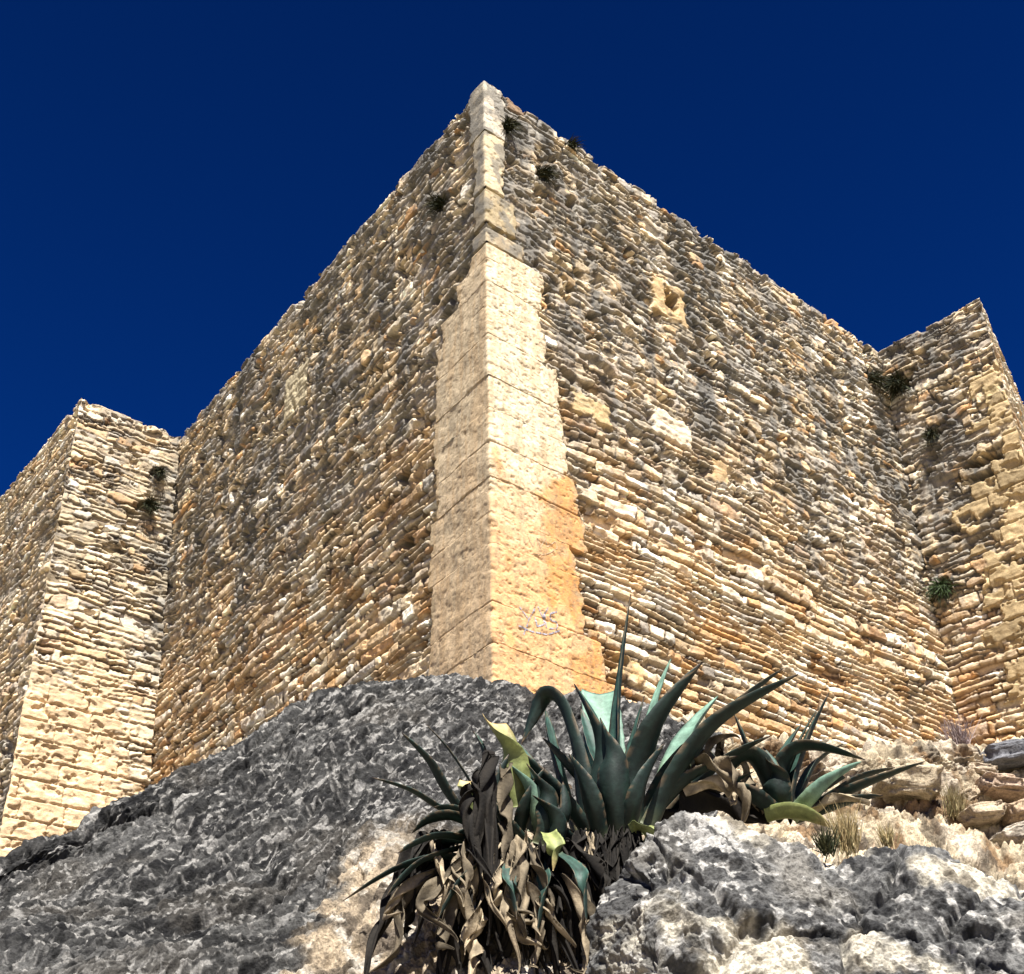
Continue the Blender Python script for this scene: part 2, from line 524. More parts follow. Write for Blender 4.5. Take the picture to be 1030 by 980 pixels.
# dressed corner stones
qv, qf, qc = [], [], []
off = 0
for bi, (z0, z1, wl, wr) in enumerate(qcourses):
    ns = int((wl + wr) / 0.016) + 2; nz = int((z1 - z0) / 0.016) + 2
    s1 = np.unique(np.concatenate([np.linspace(-wl, 0, max(3, int(wl / .016))), np.linspace(0, wr, max(3, int(wr / .016)))]))
    S, Z = np.meshgrid(s1, np.linspace(z0, z1, nz))
    hq = quoin_h(S, Z, z0, z1, wl, wr, bi)
    P = quoin_pos(S, Z, hq)
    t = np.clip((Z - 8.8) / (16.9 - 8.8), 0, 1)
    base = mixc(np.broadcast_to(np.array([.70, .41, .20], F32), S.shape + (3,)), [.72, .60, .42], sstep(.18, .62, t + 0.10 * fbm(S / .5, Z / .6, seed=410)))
    # left face tinted darker: its shade put into the stone colour
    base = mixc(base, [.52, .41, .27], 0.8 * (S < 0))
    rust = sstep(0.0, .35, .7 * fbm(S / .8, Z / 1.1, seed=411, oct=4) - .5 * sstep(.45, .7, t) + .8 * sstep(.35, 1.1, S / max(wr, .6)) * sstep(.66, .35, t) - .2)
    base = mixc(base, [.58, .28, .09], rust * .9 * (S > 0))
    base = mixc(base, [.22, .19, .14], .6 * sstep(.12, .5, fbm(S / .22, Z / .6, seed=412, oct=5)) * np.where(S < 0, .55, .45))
    base = base * (0.88 + 0.12 * rnd(np.array([bi * 7]), 9)[0]) * (1 + .14 * fbm(S / .07, Z / .07, seed=413, oct=3))[..., None]
    runs = sstep(.02, .45, fbm(S / .11, Z / 1.3, seed=417, oct=4) + .4 * fbm(S / .6, Z / .6, seed=418))
    base = mixc(base, [.46, .29, .14], .32 * runs)
    base = mixc(base, [.20, .15, .09], .55 * sstep(.30, .5, fbm(S / .07, Z / .05, seed=419, oct=4)))
    sd_ = np.minimum(S + wl, wr - S) + .12 * fbm(S / .15, Z / .12, seed=420, oct=4)
    base = mixc(base, [.40, .30, .18], .65 * (1 - sstep(.0, .16, sd_)))
    if bi >= len(qcourses) - 4:
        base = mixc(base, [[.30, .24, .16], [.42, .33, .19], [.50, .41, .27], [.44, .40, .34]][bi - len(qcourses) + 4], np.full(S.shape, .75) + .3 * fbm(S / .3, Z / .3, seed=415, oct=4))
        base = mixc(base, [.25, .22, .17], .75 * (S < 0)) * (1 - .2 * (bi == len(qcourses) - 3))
        base = mixc(base, [.16, .15, .13], .75 * sstep(-.1, .35, fbm(S / .25, Z / .35, seed=416, oct=5)))
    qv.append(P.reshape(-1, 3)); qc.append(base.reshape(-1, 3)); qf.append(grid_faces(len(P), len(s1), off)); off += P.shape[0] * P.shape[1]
    # underside and top of each block, so it has depth
    for rowi, up_ in ((0, False), (-1, True)):
        e = P[rowi]; back = quoin_pos(s1, np.full(len(s1), Z[rowi, 0]), np.full(len(s1), -0.10))
        qv.append(np.concatenate([e, back])); cc = base[rowi]; qc.append(np.concatenate([cc, cc])); qf.append(grid_faces(2, len(s1), off, flip=not up_)); off += 2 * len(s1)
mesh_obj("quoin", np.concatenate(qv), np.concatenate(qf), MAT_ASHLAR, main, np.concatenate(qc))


# painted scrawl on the corner stones
def quoin_surface(s, zz):
    for bi, (z0, z1, wl, wr) in enumerate(qcourses):
        if z0 <= zz <= z1:
            a = np.array([s]); b = np.array([zz])
            hq = max(float(quoin_h(a, b, z0, z1, wl, wr, bi)[0]), 0.03)
            return quoin_pos(a, b, np.array([hq + 0.006]))[0]
    return quoin_pos(np.array([s]), np.array([zz]), np.array([.05]))[0]


def scrawl(strokes, col, width, name):
    vs, fs, cs = [], [], []
    o = 0
    for st in strokes:
        pts = [np.array(uR(*p)) for p in st]
        dense = []
        for a, b in zip(pts[:-1], pts[1:]):
            n = max(2, int(np.hypot(*(b - a)) / 0.012))
            dense += [a + (b - a) * i / n for i in range(n)]
        dense.append(pts[-1])
        dn = np.array(dense)
        for _ in range(3): dn[1:-1] = (dn[:-2] + 2 * dn[1:-1] + dn[2:]) / 4
        tg = np.gradient(dn, axis=0); tg /= np.linalg.norm(tg, axis=1)[:, None] + 1e-9
        nn = np.stack([-tg[:, 1], tg[:, 0]], 1)
        for i, (p, n_) in enumerate(zip(dn, nn)):
            w = width * (.7 + .6 * random.random())
            for sg in (-1, 1): vs.append(quoin_surface(*(p + n_ * w * sg)))
            cq = np.array(col) * (1 - .5 * random.random()) + np.array([.48, .34, .2]) * .4 * random.random(); cs += [cq, cq]
        fs += [[o + 2 * i, o + 2 * i + 1, o + 2 * i + 3, o + 2 * i + 2] for i in range(len(dn) - 1) if len(strokes) == 1 or random.random() > .14]
        o += 2 * len(dn)
    return mesh_obj(name, vs, fs, MAT_ASHLAR, main, np.array(cs))


scrawl([[(520, 612), (529, 625), (536, 612)], [(529, 625), (524, 640)], [(535, 621), (537, 632), (544, 630), (545, 618)], [(545, 618), (546, 633)],
        [(557, 617), (550, 619), (551, 625), (558, 628), (557, 634), (549, 634)], [(519, 631), (532, 637), (548, 640), (560, 636)], [(538, 612), (543, 623), (548, 613)]],
       [.30, .33, .43], 0.011, "graffiti")
scrawl([[(528, 540), (533, 552), (537, 541), (541, 553), (546, 543), (548, 552), (556, 546), (558, 553), (550, 558), (540, 560), (530, 558)]],
       [.50, .40, .27], 0.006, "graffiti")

# terrace behind the parapets
def terrace(parent, pts):
    pts = np.array([[p[0], p[1], H - 1.0] for p in pts]); c_ = pts.mean(0)
    pts = c_ + (pts - c_) * .985
    k = len(pts)
    mesh_obj("roof", np.concatenate([[c_], pts]), [[0, 1 + (i + 1) % k, 1 + i] for i in range(k)], MAT_STONE, parent, np.tile([[.4, .33, .24]], (k + 1, 1)), False)


terrace(main, [T0, RR, RR[:2] + np.array([-4, 14]), LR[:2] + np.array([4, 10]), LR])


# the flanking towers
def rough_left(U, V):
    return np.clip(sstep(12.5, 18.5, V + 0.8 * fbm(U / 1.5, V / 1.5, seed=221, oct=3)) * .35 + .5, 0, 1)


def post_lt(U, V, h, c, info):
    # darker upper part of the inner angle, larger dressed courses low down
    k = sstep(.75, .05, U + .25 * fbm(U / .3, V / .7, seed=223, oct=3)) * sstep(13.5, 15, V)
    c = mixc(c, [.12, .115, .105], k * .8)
    h = h * .68
    c = mixc(c, [.56, .45, .29], .3 * sstep(-.2, .3, fbm(U / .5, V / .4, seed=228, oct=4)))
    lowm = sstep(14.4, 13.2, V + .7 * fbm(U / .6, V / .5, seed=229, oct=4)) * sstep(.45, .85, U + .3 * fbm(U / .2, V / .2, seed=230, oct=3))
    rows = np.floor(V / .42); fv = V / .42 - rows
    uo = U / .8 + rnd(rows.astype(np.int64), 3); fu = uo - np.floor(uo)
    d = np.minimum(np.minimum(fv, 1 - fv) * .42, np.minimum(fu, 1 - fu) * .8) + .014 * fbm(U / .09, V / .07, seed=224, oct=3)
    ha = .03 - .06 * (1 - sstep(.004, .03, d)) + .02 * fbm(U / .2, V / .15, seed=225, oct=5) - .05 * sstep(.3, .5, fbm(U / .25, V / .2, seed=226))
    idb = (rows * 37 + np.floor(uo)).astype(np.int64)
    ca = np.array([.60, .44, .27], F32) * (.8 + .35 * rnd(idb, 8))[..., None] * (1 + .3 * fbm(U / .15, V / .12, seed=227))[..., None]
    h = h * (1 - lowm) + ha * lowm
    c = c * (1 - lowm[..., None]) + ca * lowm[..., None]
    return h, c


def post_rt(U, V, h, c, info):
    # yellow dressed stones toward the outer corner in the lower half
    edge = np.where(V < 16.4, 1.05, 1.75) + .3 * (rnd(np.floor(V / .4).astype(np.int64), 12) - .5) * 2 + .12 * fbm(U / .15, V / .15, seed=239, oct=4)
    lowm = sstep(0, .05, U - edge) * sstep(19.2, 18.8, V + .4 * fbm(U / .3, V / .3, seed=240, oct=3)) * (1 - .85 * sstep(.12, .3, fbm(U / .6, V / .45, seed=241, oct=4)))
    rows = np.floor(V / .4); fv = V / .4 - rows
    uo = U / .9 + rnd(rows.astype(np.int64), 4); fu = uo - np.floor(uo)
    d = np.minimum(np.minimum(fv, 1 - fv) * .4, np.minimum(fu, 1 - fu) * .9) + .012 * fbm(U / .09, V / .07, seed=234, oct=3)
    ha = .03 - .05 * (1 - sstep(.004, .02, d)) + .015 * fbm(U / .2, V / .15, seed=235, oct=5) - .06 * sstep(.35, .5, fbm(U / .4, V / .25, seed=236))
    idb = (rows * 37 + np.floor(uo)).astype(np.int64)
    ca = np.array([.42, .315, .175], F32) * (.65 + .6 * rnd(idb, 8))[..., None] * (1 + .25 * fbm(U / .15, V / .12, seed=237))[..., None]
    h = h * (1 - lowm) + ha * lowm
    c = c * (1 - lowm[..., None]) + ca * lowm[..., None]
    k = sstep(.8, .1, U + .3 * fbm(U / .3, V / .5, seed=238, oct=3)) * sstep(13.2, 11.4, V)
    c = mixc(c, [.36, .2, .09], k * .7)
    return h, c


lt = thing("castle_tower", "narrower castle tower at the left with two dark tufts high on its sunny face", "tower", (float(LT[0]), float(LT[1]), ZB))
build_wall(F_ltf, "wall", lt, 103, RES, rough_left, {1: 310}, {1: F_lts.n}, holes=[hole(F_ltf, 157, 475, .16, .18), hole(F_ltf, 145, 508, .18, .16), hole(F_ltf, 165, 620, .2, .2, .15), hole(F_ltf, 62, 660, .12, .14, .2)], post=post_lt, stain=.15, grime=.35)
build_wall(F_lts, "wall", lt, 104, .025, lambda U, V: np.full(U.shape, .65), {0: 310}, {0: F_ltf.n})
terrace(lt, [LT, LR, LR[:2] + np.array([-3, 6]), LL])
rt_ = thing("castle_tower", "castle tower at the right edge with yellow corner stones beside dark inner angle", "tower", (float(RT[0]), float(RT[1]), ZB))
build_wall(F_rts, "wall", rt_, 105, RES, lambda U, V: np.clip(sstep(12, 15.5, V + .6 * fbm(U / 1.2, V / 1.2, seed=231, oct=3)), 0, 1) * .8 + .15, {1: 320}, {1: F_rtf.n},
           regions=[reg(F_rts, 985, 385, 1012, 412, .03, [.54, .42, .22], .9)],
           holes=[hole(F_rts, 905, 385, .22, .22), hole(F_rts, 937, 438, .16, .18), hole(F_rts, 990, 462, .45, .14, .3), hole(F_rts, 950, 590, .2, .22), hole(F_rts, 985, 480, .4, .12, .2), hole(F_rts, 1005, 450, .3, .1, .22)], post=post_rt)
build_wall(F_rtf, "wall", rt_, 106, .025, lambda U, V: np.full(U.shape, .35), {0: 320}, {0: F_rts.n}, stain=.6)


terrace(rt_, [RT, RF, RF[:2] + np.array([-4, 1]), RR])


# ------------------------------------------------------------------ rock
def catmull(P, n, axis):
    P = np.moveaxis(np.asarray(P, float), axis, 0)
    k = P.shape[0]
    t = np.linspace(0, k - 1, n); i = np.clip(t.astype(int), 0, k - 2); f = (t - i).reshape((-1,) + (1,) * (P.ndim - 1))
    p0, p1, p2, p3 = P[np.clip(i - 1, 0, k - 1)], P[i], P[i + 1], P[np.clip(i + 2, 0, k - 1)]
    m1 = (p2 - p0) * .5; m2 = (p3 - p1) * .5
    r = (2 * f**3 - 3 * f**2 + 1) * p1 + (f**3 - 2 * f**2 + f) * m1 + (-2 * f**3 + 3 * f**2) * p2 + (f**3 - f**2) * m2
    return np.moveaxis(r, 0, axis)


def resample_rows(C, counts):
    """C[row, col, 3]; counts = samples in each row interval (dense where the photo looks)"""
    full = []
    k = C.shape[0]
    for i in range(k - 1):
        n = counts[i]
        f = (np.arange(n) / n)[:, None, None]
        p0, p1, p2, p3 = C[max(i - 1, 0)], C[i], C[i + 1], C[min(i + 2, k - 1)]
        m1 = (p2 - p0) * .5; m2 = (p3 - p1) * .5
        full.append((2 * f**3 - 3 * f**2 + 1) * p1 + (f**3 - 2 * f**2 + f) * m1 + (-2 * f**3 + 3 * f**2) * p2 + (f**3 - f**2) * m2)
    full.append(C[-1:])
    return np.concatenate(full, 0)


def rock_patch(name, C, counts, ncol, disp, colour, parent=None):
    P = resample_rows(catmull(np.asarray(C, float), ncol, 1), counts)
    du = np.gradient(P, axis=1); dv = np.gradient(P, axis=0)
    N = np.cross(du, dv); N /= np.linalg.norm(N, axis=-1)[..., None] + 1e-9
    tov = EYE + np.array([0, 0, 3]) - P
    sgn = np.sign(np.median((N * tov).sum(-1)))
    N = N * sgn
    X, Y, Z = [P[..., i].astype(F32) for i in range(3)]
    h = disp(X, Y, Z)
    c = colour(X, Y, Z)
    Q = P + N * h[..., None]
    return mesh_obj(name, Q.reshape(-1, 3), grid_faces(P.shape[0], P.shape[1], flip=sgn < 0), MAT_ROCK, parent, c.reshape(-1, 3))


def ridged(x, y, z, seed, oct=4, gain=.55):
    a, s, f = 1., 0, 1.
    for o in range(oct):
        s = s + a * (0.35 - np.abs(perlin(x * f, y * f, z * f, seed + 13 * o)) * 1.4)
        a *= gain; f *= 2.1
    return s


# stratification direction of the big slab: rising to the right and away
_d1 = at(330, 800, 9.2) - at(60, 945, 8.0); _d1 /= np.linalg.norm(_d1)
_nrm = np.array([-.1, -.62, .78]); _nrm /= np.linalg.norm(_nrm)
_d2 = np.cross(_nrm, _d1); _d2 /= np.linalg.norm(_d2)


def slab_axes(X, Y, Z):
    P = np.stack([X, Y, Z], -1)
    return P @ _d1.astype(F32), P @ _d2.astype(F32), P @ _nrm.astype(F32)


def disp_slab(X, Y, Z):
    a, b, n = slab_axes(X, Y, Z)
    gul = sstep(-1.5, -.2, X + .25 * (Z - 4))         # toward the gully the bedding gives way to lumps
    f1, f2, cid = worley(a / 1.5, b / .8, n / .9, 509)
    crack = -.06 * (1 - sstep(.0, .12, f2 - f1)) + .05 * (cid - .5) * sstep(0, .25, f2 - f1)
    strat = crack + .05 * ridged(a / 1.5, b / .34, n / .6, 501, 4, .6) + .05 * ridged(a / .55, b / .07, n / .16, 502, 4, .62) - .08 * sstep(.25, .55, fbm(a / .9, b / .26, n / .4, seed=507, oct=4))
    lump = .14 * fbm(X / .9, Y / .9, Z / .9, seed=503, oct=3) + .042 * ridged(X / .5, Y / .5, Z / .5, 504, 5, .6)
    gen = .16 * fbm(X / 2.0, Y / 2.0, Z / 2.0, seed=505, oct=2) + 0.024 * fbm(X / .06, Y / .07, Z / .07, seed=506, oct=3)
    return (strat * (1 - .55 * gul) + lump * (.25 + .75 * gul) + gen).astype(F32)


def col_slab(X, Y, Z):
    a, b, n = slab_axes(X, Y, Z)
    g = fbm(a / .75, b / .085, n / .2, seed=511, oct=5)
    c = np.broadcast_to(np.array([.027, .0265, .026], F32), X.shape + (3,))
    c = mixc(c, [.075, .073, .07], sstep(-.02, .4, g))
    c = mixc(c, [.008, .008, .009], .85 * sstep(.05, .35, fbm(a / .55, b / .055, n / .2, seed=512, oct=5)))
    c = mixc(c, [.26, .25, .235], .9 * sstep(.28, .55, fbm(a / .22, b / .04, n / .1, seed=513, oct=4)))
    c = mixc(c, [.10, .098, .094], .55 * sstep(.12, .5, fbm(a / 1.6, b / .5, n / .6, seed=519, oct=5)))
    c = mixc(c, [.085, .075, .062], .3 * sstep(.1, .5, fbm(X / .9, Y / .9, Z / .9, seed=518, oct=5)))
    c = mixc(c, [.24, .23, .215], .75 * sstep(.26, .5, fbm(X / .07, Y / .07, Z / .07, seed=520, oct=4)))
    c = mixc(c, [.010, .010, .010], .8 * sstep(.26, .45, fbm(X / .09, Y / .09, Z / .09, seed=521, oct=4)))
    # bare cream limestone right of a slanting break, under the agaves
    edge = (X - (-1.08 - .25 * (4.6 - Z))) + .3 * fbm(X / .5, Y / .5, Z / .5, seed=514, oct=4)
    cr = sstep(0, .14, edge) * sstep(4.55, 4.1, Z + .3 * fbm(X / .6, Y / .6, Z / .6, seed=515, oct=3))
    cream = mixc(np.broadcast_to(np.array([.30, .24, .17], F32), X.shape + (3,)), [.10, .08, .06], sstep(-.1, .35, fbm(X / .22, Y / .3, Z / .3, seed=516, oct=4)))
    cream = mixc(cream, [.44, .40, .34], .8 * sstep(.1, .45, fbm(X / .14, Y / .18, Z / .18, seed=517, oct=4)))
    c = c * (1 - cr[..., None]) + cream * cr[..., None]
    return c


# columns by bearing; rows: rear plateau, ridge, face, foot.  (px, py, distance)
ridge = [(-330, 1090, 9.0), (-160, 982, 9.4), (0, 880, 9.9), (75, 846, 10.2), (150, 806, 10.5), (215, 768, 10.7), (280, 736, 10.9), (340, 714, 11.1), (400, 700, 11.2), (450, 698, 11.2), (510, 704, 11.2), (570, 716, 11.1), (640, 725, 11.0), (720, 760, 10.8)]
rows = []
rear2 = [at(x, y, Y) + np.array([(x - 515) * .012, 17.0, 0.9]) for x, y, Y in ridge]
rear1 = [at(x, y, Y) + np.array([(x - 515) * .002, 2.5, -.15]) for x, y, Y in ridge]
r0 = [at(x, y, Y) for x, y, Y in ridge]


def face_row(fr, Ys):
    out = []
    for i, (x, y, Y) in enumerate(ridge):
        xx = x + (fr * 60 if x < 300 else 0)
        yy = y + (1000 - y) * fr if y < 940 else y + 60 * fr
        out.append(at(x, yy, Ys[i]))
    return out


Yc = lambda k: [np.interp(x, [-300, 150, 300, 420, 520, 700], k) for x, y, Y in ridge]
r1 = face_row(.12, Yc([8.9, 9.9, 10.2, 10.4, 10.5, 10.3]))
r2 = face_row(.40, Yc([7.9, 8.9, 9.1, 8.7, 8.4, 8.6]))
r3 = face_row(.65, Yc([7.2, 8.1, 8.3, 7.6, 7.35, 7.7]))
r4 = face_row(1.0, Yc([6.6, 7.2, 7.2, 6.85, 6.7, 6.9]))
foot1 = [p + np.array([0, -1.5, -1.6]) for p in r4]
foot2 = [np.array([p[0] * 1.1, 3.6, -.4]) for p in r4]
C = np.array([rear2, rear1, r0, r1, r2, r3, r4, foot1, foot2])
rock_a = rock_patch("rock_slab", C, [50, 60, 110, 210, 190, 200, 60, 30], 1150, disp_slab, col_slab)
rock_a["kind"] = "structure"
tag(rock_a, "dark grey streaked rock slab sloping up beneath the tower's left side", "rock")


def disp_boulder(X, Y, Z):
    f1, f2, cid = worley(X / .8 + .2 * perlin(X / .3, Y / .3, Z / .3, 529), Y / .8, Z / .7, 528)
    return (-.06 * (1 - sstep(0, .07, f2 - f1)) + .12 * (cid - .5) * sstep(0, .3, f2 - f1) + .11 * fbm(X / .9, Y / .9, Z / .9, seed=521, oct=3) + .05 * ridged(X / .34, Y / .34, Z / .34, 522, 4, .6)
            + .028 * ridged(X / .09, Y / .09, Z / .09, 523, 3) - .04 * sstep(.3, .5, fbm(X / .28, Y / .28, Z / .22, seed=524, oct=3))).astype(F32)


def col_boulder(X, Y, Z):
    n = lambda s, seed, o=5: fbm(X / s, Y / s, Z / s, seed=seed, oct=o)
    c = np.broadcast_to(np.array([.062, .061, .060], F32), X.shape + (3,))
    c = mixc(c, [.13, .128, .124], sstep(0, .4, n(.14, 531)))
    c = mixc(c, [.016, .016, .017], .85 * sstep(.12, .42, n(.11, 532)))
    c = mixc(c, [.22, .205, .18], .6 * sstep(0, .4, n(.8, 536)))
    c = mixc(c, [.40, .385, .36], .75 * sstep(.27, .55, n(.09, 533) + .5 * sstep(3.62, 3.95, Z)))  # extra white near the top: sunlit highlights put into the colour
    cr = sstep(.02, .3, n(.75, 534, 5) + .5 * sstep(3.45, 2.8, Z) - .2 + .12 * sstep(.6, 2.4, X))
    cream = mixc(np.broadcast_to(np.array([.46, .42, .34], F32), X.shape + (3,)), [.15, .13, .10], sstep(0, .4, n(.2, 535)))
    return c * (1 - cr[..., None]) + cream * cr[..., None]


bridge = [(520, 985, 9.0), (575, 955, 8.2), (620, 895, 7.3), (650, 846, 7.0), (690, 828, 7.05), (740, 834, 7.05), (800, 852, 7.0), (850, 868, 6.95), (905, 862, 7.0), (960, 868, 6.95), (1030, 882, 6.8), (1120, 885, 6.6), (1300, 930, 6.2)]
bb2 = [at(x, y, Y) + np.array([0, 1.6, -1.2]) for x, y, Y in bridge]
bb1 = [at(x, y, Y) + np.array([0, .7, -.12]) for x, y, Y in bridge]
b0 = [at(x, y, Y) for x, y, Y in bridge]
b1 = [at(x, y + 22, Y - .32) for x, y, Y in bridge]
b2 = [at(x, y + 85, Y - .62) for x, y, Y in bridge]
b3 = [at(x, max(y + 170, 1015), Y - 1.0) for x, y, Y in bridge]
b4 = [at(x, 1300, Y - 1.8) for x, y, Y in bridge]
b5 = [np.array([p[0], 3.3, -.4]) for p in b4]
rock_b = rock_patch("rock_boulder", np.array([bb2, bb1, b0, b1, b2, b3, b4, b5]), [20, 60, 60, 110, 160, 70, 20], 820, disp_boulder, col_boulder)
rock_b["kind"] = "structure"
tag(rock_b, "pale grey pitted rock outcrop under the agaves at lower right", "rock")


def disp_ledge(X, Y, Z):
    f1, f2, cid = worley(X / .42 + .3 * perlin(X / .3, Y / .3, Z / .3, 549), Y / .42, Z / .24, 548)
    g1, g2, gid = worley(X / .16, Y / .16, Z / .12, 547)
    return (.17 * (cid - .4) * sstep(0, .14, f2 - f1) + .05 * gid * sstep(0, .2, g2 - g1) + .22 * fbm(X / 1.3, Y / 1.3, Z / .9, seed=541, oct=3) + .15 * ridged(X / .6, Y / .6, Z / .2, 542, 4, .6) + .05 * ridged(X / .16, Y / .16, Z / .1, 543, 3)).astype(F32)


def col_ledge(X, Y, Z):
    f1, f2, cid = worley(X / .42 + .3 * perlin(X / .3, Y / .3, Z / .3, 549), Y / .42, Z / .24, 548)
    n = lambda s, seed, o=5: fbm(X / s, Y / s, Z / s, seed=seed, oct=o)
    c = np.broadcast_to(np.array([.37, .305, .21], F32), X.shape + (3,))
    c = mixc(c, [.17, .11, .06], sstep(0, .35, n(.3, 551)))
    c = mixc(c, [.42, .36, .28], .8 * sstep(.08, .4, n(.35, 552)))
    c = c * (.7 + .6 * cid)[..., None]
    return mixc(c, [.07, .055, .04], .8 * sstep(.15, .4, n(.2, 553)))


lridge = [(500, 735, 11.9), (580, 722, 12.0), (650, 728, 12.1), (720, 742, 12.2), (790, 760, 12.3), (850, 770, 12.4), (900, 770, 12.6), (950, 762, 12.8), (1000, 757, 13.0), (1060, 752, 13.0), (1160, 745, 12.8), (1400, 760, 12)]
l2 = [at(x, y, Y) + np.array([(x - 515) * .01, 12., 1.2]) for x, y, Y in lridge]
l1 = [at(x, y, Y) + np.array([0, 2.0, .2]) for x, y, Y in lridge]
l0 = [at(x, y, Y) for x, y, Y in lridge]
la = [at(x, y + 30, Y - .6) for x, y, Y in lridge]
lb = [at(x, y + 75, Y - 1.5) for x, y, Y in lridge]
lc = [at(x, y + 130, Y - 3.0) for x, y, Y in lridge]
ld = [at(x, y + 260, Y - 4.5) for x, y, Y in lridge]
rock_c = rock_patch("rock_ledge", np.array([l2, l1, l0, la, lb, lc, ld]), [40, 60, 90, 120, 110, 50], 560, disp_ledge, col_ledge)
rock_c["kind"] = "structure"
tag(rock_c, "pale tan rocky bank below the tower's right wall", "rock")

# ground sheet to the horizon
g = 3000
n = 60
gx = np.linspace(-1, 1, n); gx = np.sign(gx) * np.abs(gx) ** 3 * g
GX, GY = np.meshgrid(gx, gx)
gz = np.zeros_like(GX) + .05 * perlin(GX / 3, GY / 3, seed=600)
gcol = np.tile([[.22, .19, .12]], (n * n, 1)) * (1 + .3 * rnd(np.arange(n * n), 3))[:, None]
gr = mesh_obj("ground", np.stack([GX, GY, gz], -1).reshape(-1, 3), grid_faces(n, n), MAT_ROCK, None, gcol)
gr["kind"] = "structure"


# ------------------------------------------------------------------ agaves
def leaf_mesh(name, pts, width, parent, axis, kind='green', fold=.35, tipw=0.0, wprof=None, twist=0, thick=.16, tooth=True, seed=0):
    """pts: world points base..tip. axis: point on the plant's axis (upper side of the leaf turns to it)"""
    pts = np.array(pts, float)
    n = 34
    C_ = catmull(pts, n, 0)
    if kind in ('dry', 'dark'):
        tt = np.linspace(0, 1, n)
        for ax in range(3):
            C_[:, ax] += tt ** 1.5 * .05 * np.sin(tt * (4 + (seed * 7 + ax * 3) % 6) + seed * 1.7 + ax)
    T = np.gradient(C_, axis=0); T /= np.linalg.norm(T, axis=1)[:, None] + 1e-9
    rg = random.Random(seed)
    inward = np.array(axis, float) + np.array([0, 0, 1.2]) - C_
    inward = inward / (np.linalg.norm(inward, axis=1)[:, None] + 1e-9)
    S = np.cross(T, inward); S /= np.linalg.norm(S, axis=1)[:, None] + 1e-9
    for i in range(1, n):
        if S[i] @ S[i - 1] < 0: S[i] = -S[i]
    for _ in range(6): S[1:-1] = (S[:-2] + S[1:-1] * 2 + S[2:]) / 4
    S -= T * (S * T).sum(1)[:, None]; S /= np.linalg.norm(S, axis=1)[:, None] + 1e-9
    Nn = np.cross(S, T)
    flip = np.sign((Nn * inward).sum(1).mean()) or 1
    Nn = Nn * flip
    if twist:
        an = np.linspace(0, twist, n)[:, None]
        S, Nn = S * np.cos(an) + Nn * np.sin(an), Nn * np.cos(an) - S * np.sin(an)
    t = np.linspace(0, 1, n)
    if wprof is None:
        wp = np.interp(t, [0, .15, .4, .6, .8, .93, 1], [.82, .78, 1, .92, .56, .2, .0])
    else:
        wp = np.interp(t, np.linspace(0, 1, len(wprof)), wprof)
    wv = np.maximum(width * wp, .004 if tipw == 0 else tipw)
    a = np.linspace(-1, 1, 11)
    V, Cc = [], []
    th = width * thick * np.interp(t, [0, .3, 1], [1.5, 1, .12])
    dry = kind in ('dry', 'dark')
    for i in range(n):
        wob = (1 + .022 * math.sin(i * 2.1 + seed)) if tooth else 1
        for side in (1, -1):
            for aa in (a if side == 1 else a[::-1]):
                x = aa * wv[i] / 2 * wob * math.cos(fold * abs(aa))
                y = abs(aa) ** 1.6 * wv[i] / 2 * math.sin(fold)
                if side == -1: y -= th[i] * (1 - aa * aa) ** .6 + .0015
                if dry: y += .2 * wv[i] * math.sin(aa * 5 + i * .5 + seed)
                V.append(C_[i] + S[i] * x + Nn[i] * y)
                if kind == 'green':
                    c = np.array([.0085, .020, .0155]) * (.8 if side == -1 else 2.5)  # light on the upper side and shade on the underside put into colour
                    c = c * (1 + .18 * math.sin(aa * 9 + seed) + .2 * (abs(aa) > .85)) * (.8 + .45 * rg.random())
                    if abs(aa) > .95 and rg.random() < .4: c = np.array([.10, .07, .04])
                    if t[i] > .86 and rg.random() < (t[i] - .86) * 5: c = np.array([.12, .085, .05])
                    k = max(0, 1 - t[i] / .16)
                    c = c * (1 - k) + np.array([.09, .10, .05]) * k
                    if t[i] > .955: c = np.array([.03, .018, .012])
                elif kind == 'pale':
                    c = np.array([.13, .22, .165]) * (1 + .15 * math.sin(aa * 7 + seed))  # sunlit upper sides: their brightness put into this leaf colour
                    k = max(0, 1 - t[i] / .5); c = c * (1 - k) + np.array([.20, .24, .11]) * k
                elif kind == 'yellow':
                    c = np.array([.19, .215, .075]) * (1 + .2 * math.sin(aa * 6 + seed)); k = max(0, (t[i] - .7) / .3); c = c * (1 - k) + np.array([.42, .30, .14]) * k
                elif kind == 'dark':
                    c = np.array([.011, .009, .007]) * (1 + .5 * math.sin(aa * 8 + i * .7 + seed))  # near-black: shade among the dead leaves put into their colour
                else:
                    v = .35 + 1.0 * float(rnd(np.array([seed]), 5)[0]) ** 1.5
                    c = np.array([.225, .18, .12]) * v * (1 + .35 * math.sin(aa * 8 + seed) + .2 * math.sin(i * .9 + seed))
                V.append(c) if False else Cc.append(c)
    m = 22
    fs = []
    for i in range(n - 1):
        for j in range(m):
            fs.append([i * m + j, i * m + (j + 1) % m, (i + 1) * m + (j + 1) % m, (i + 1) * m + j])
    # end caps
    for i in (0, n - 1):
        for j in range(10):
            q = [i * m + j, i * m + j + 1, i * m + 20 - j, i * m + 21 - j]
            fs.append(q if i == 0 else q[::-1])
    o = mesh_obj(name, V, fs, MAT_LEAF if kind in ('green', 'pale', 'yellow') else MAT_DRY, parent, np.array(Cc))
    return o


PX = 1 / 167.0      # metres per photo pixel at the plants' distance


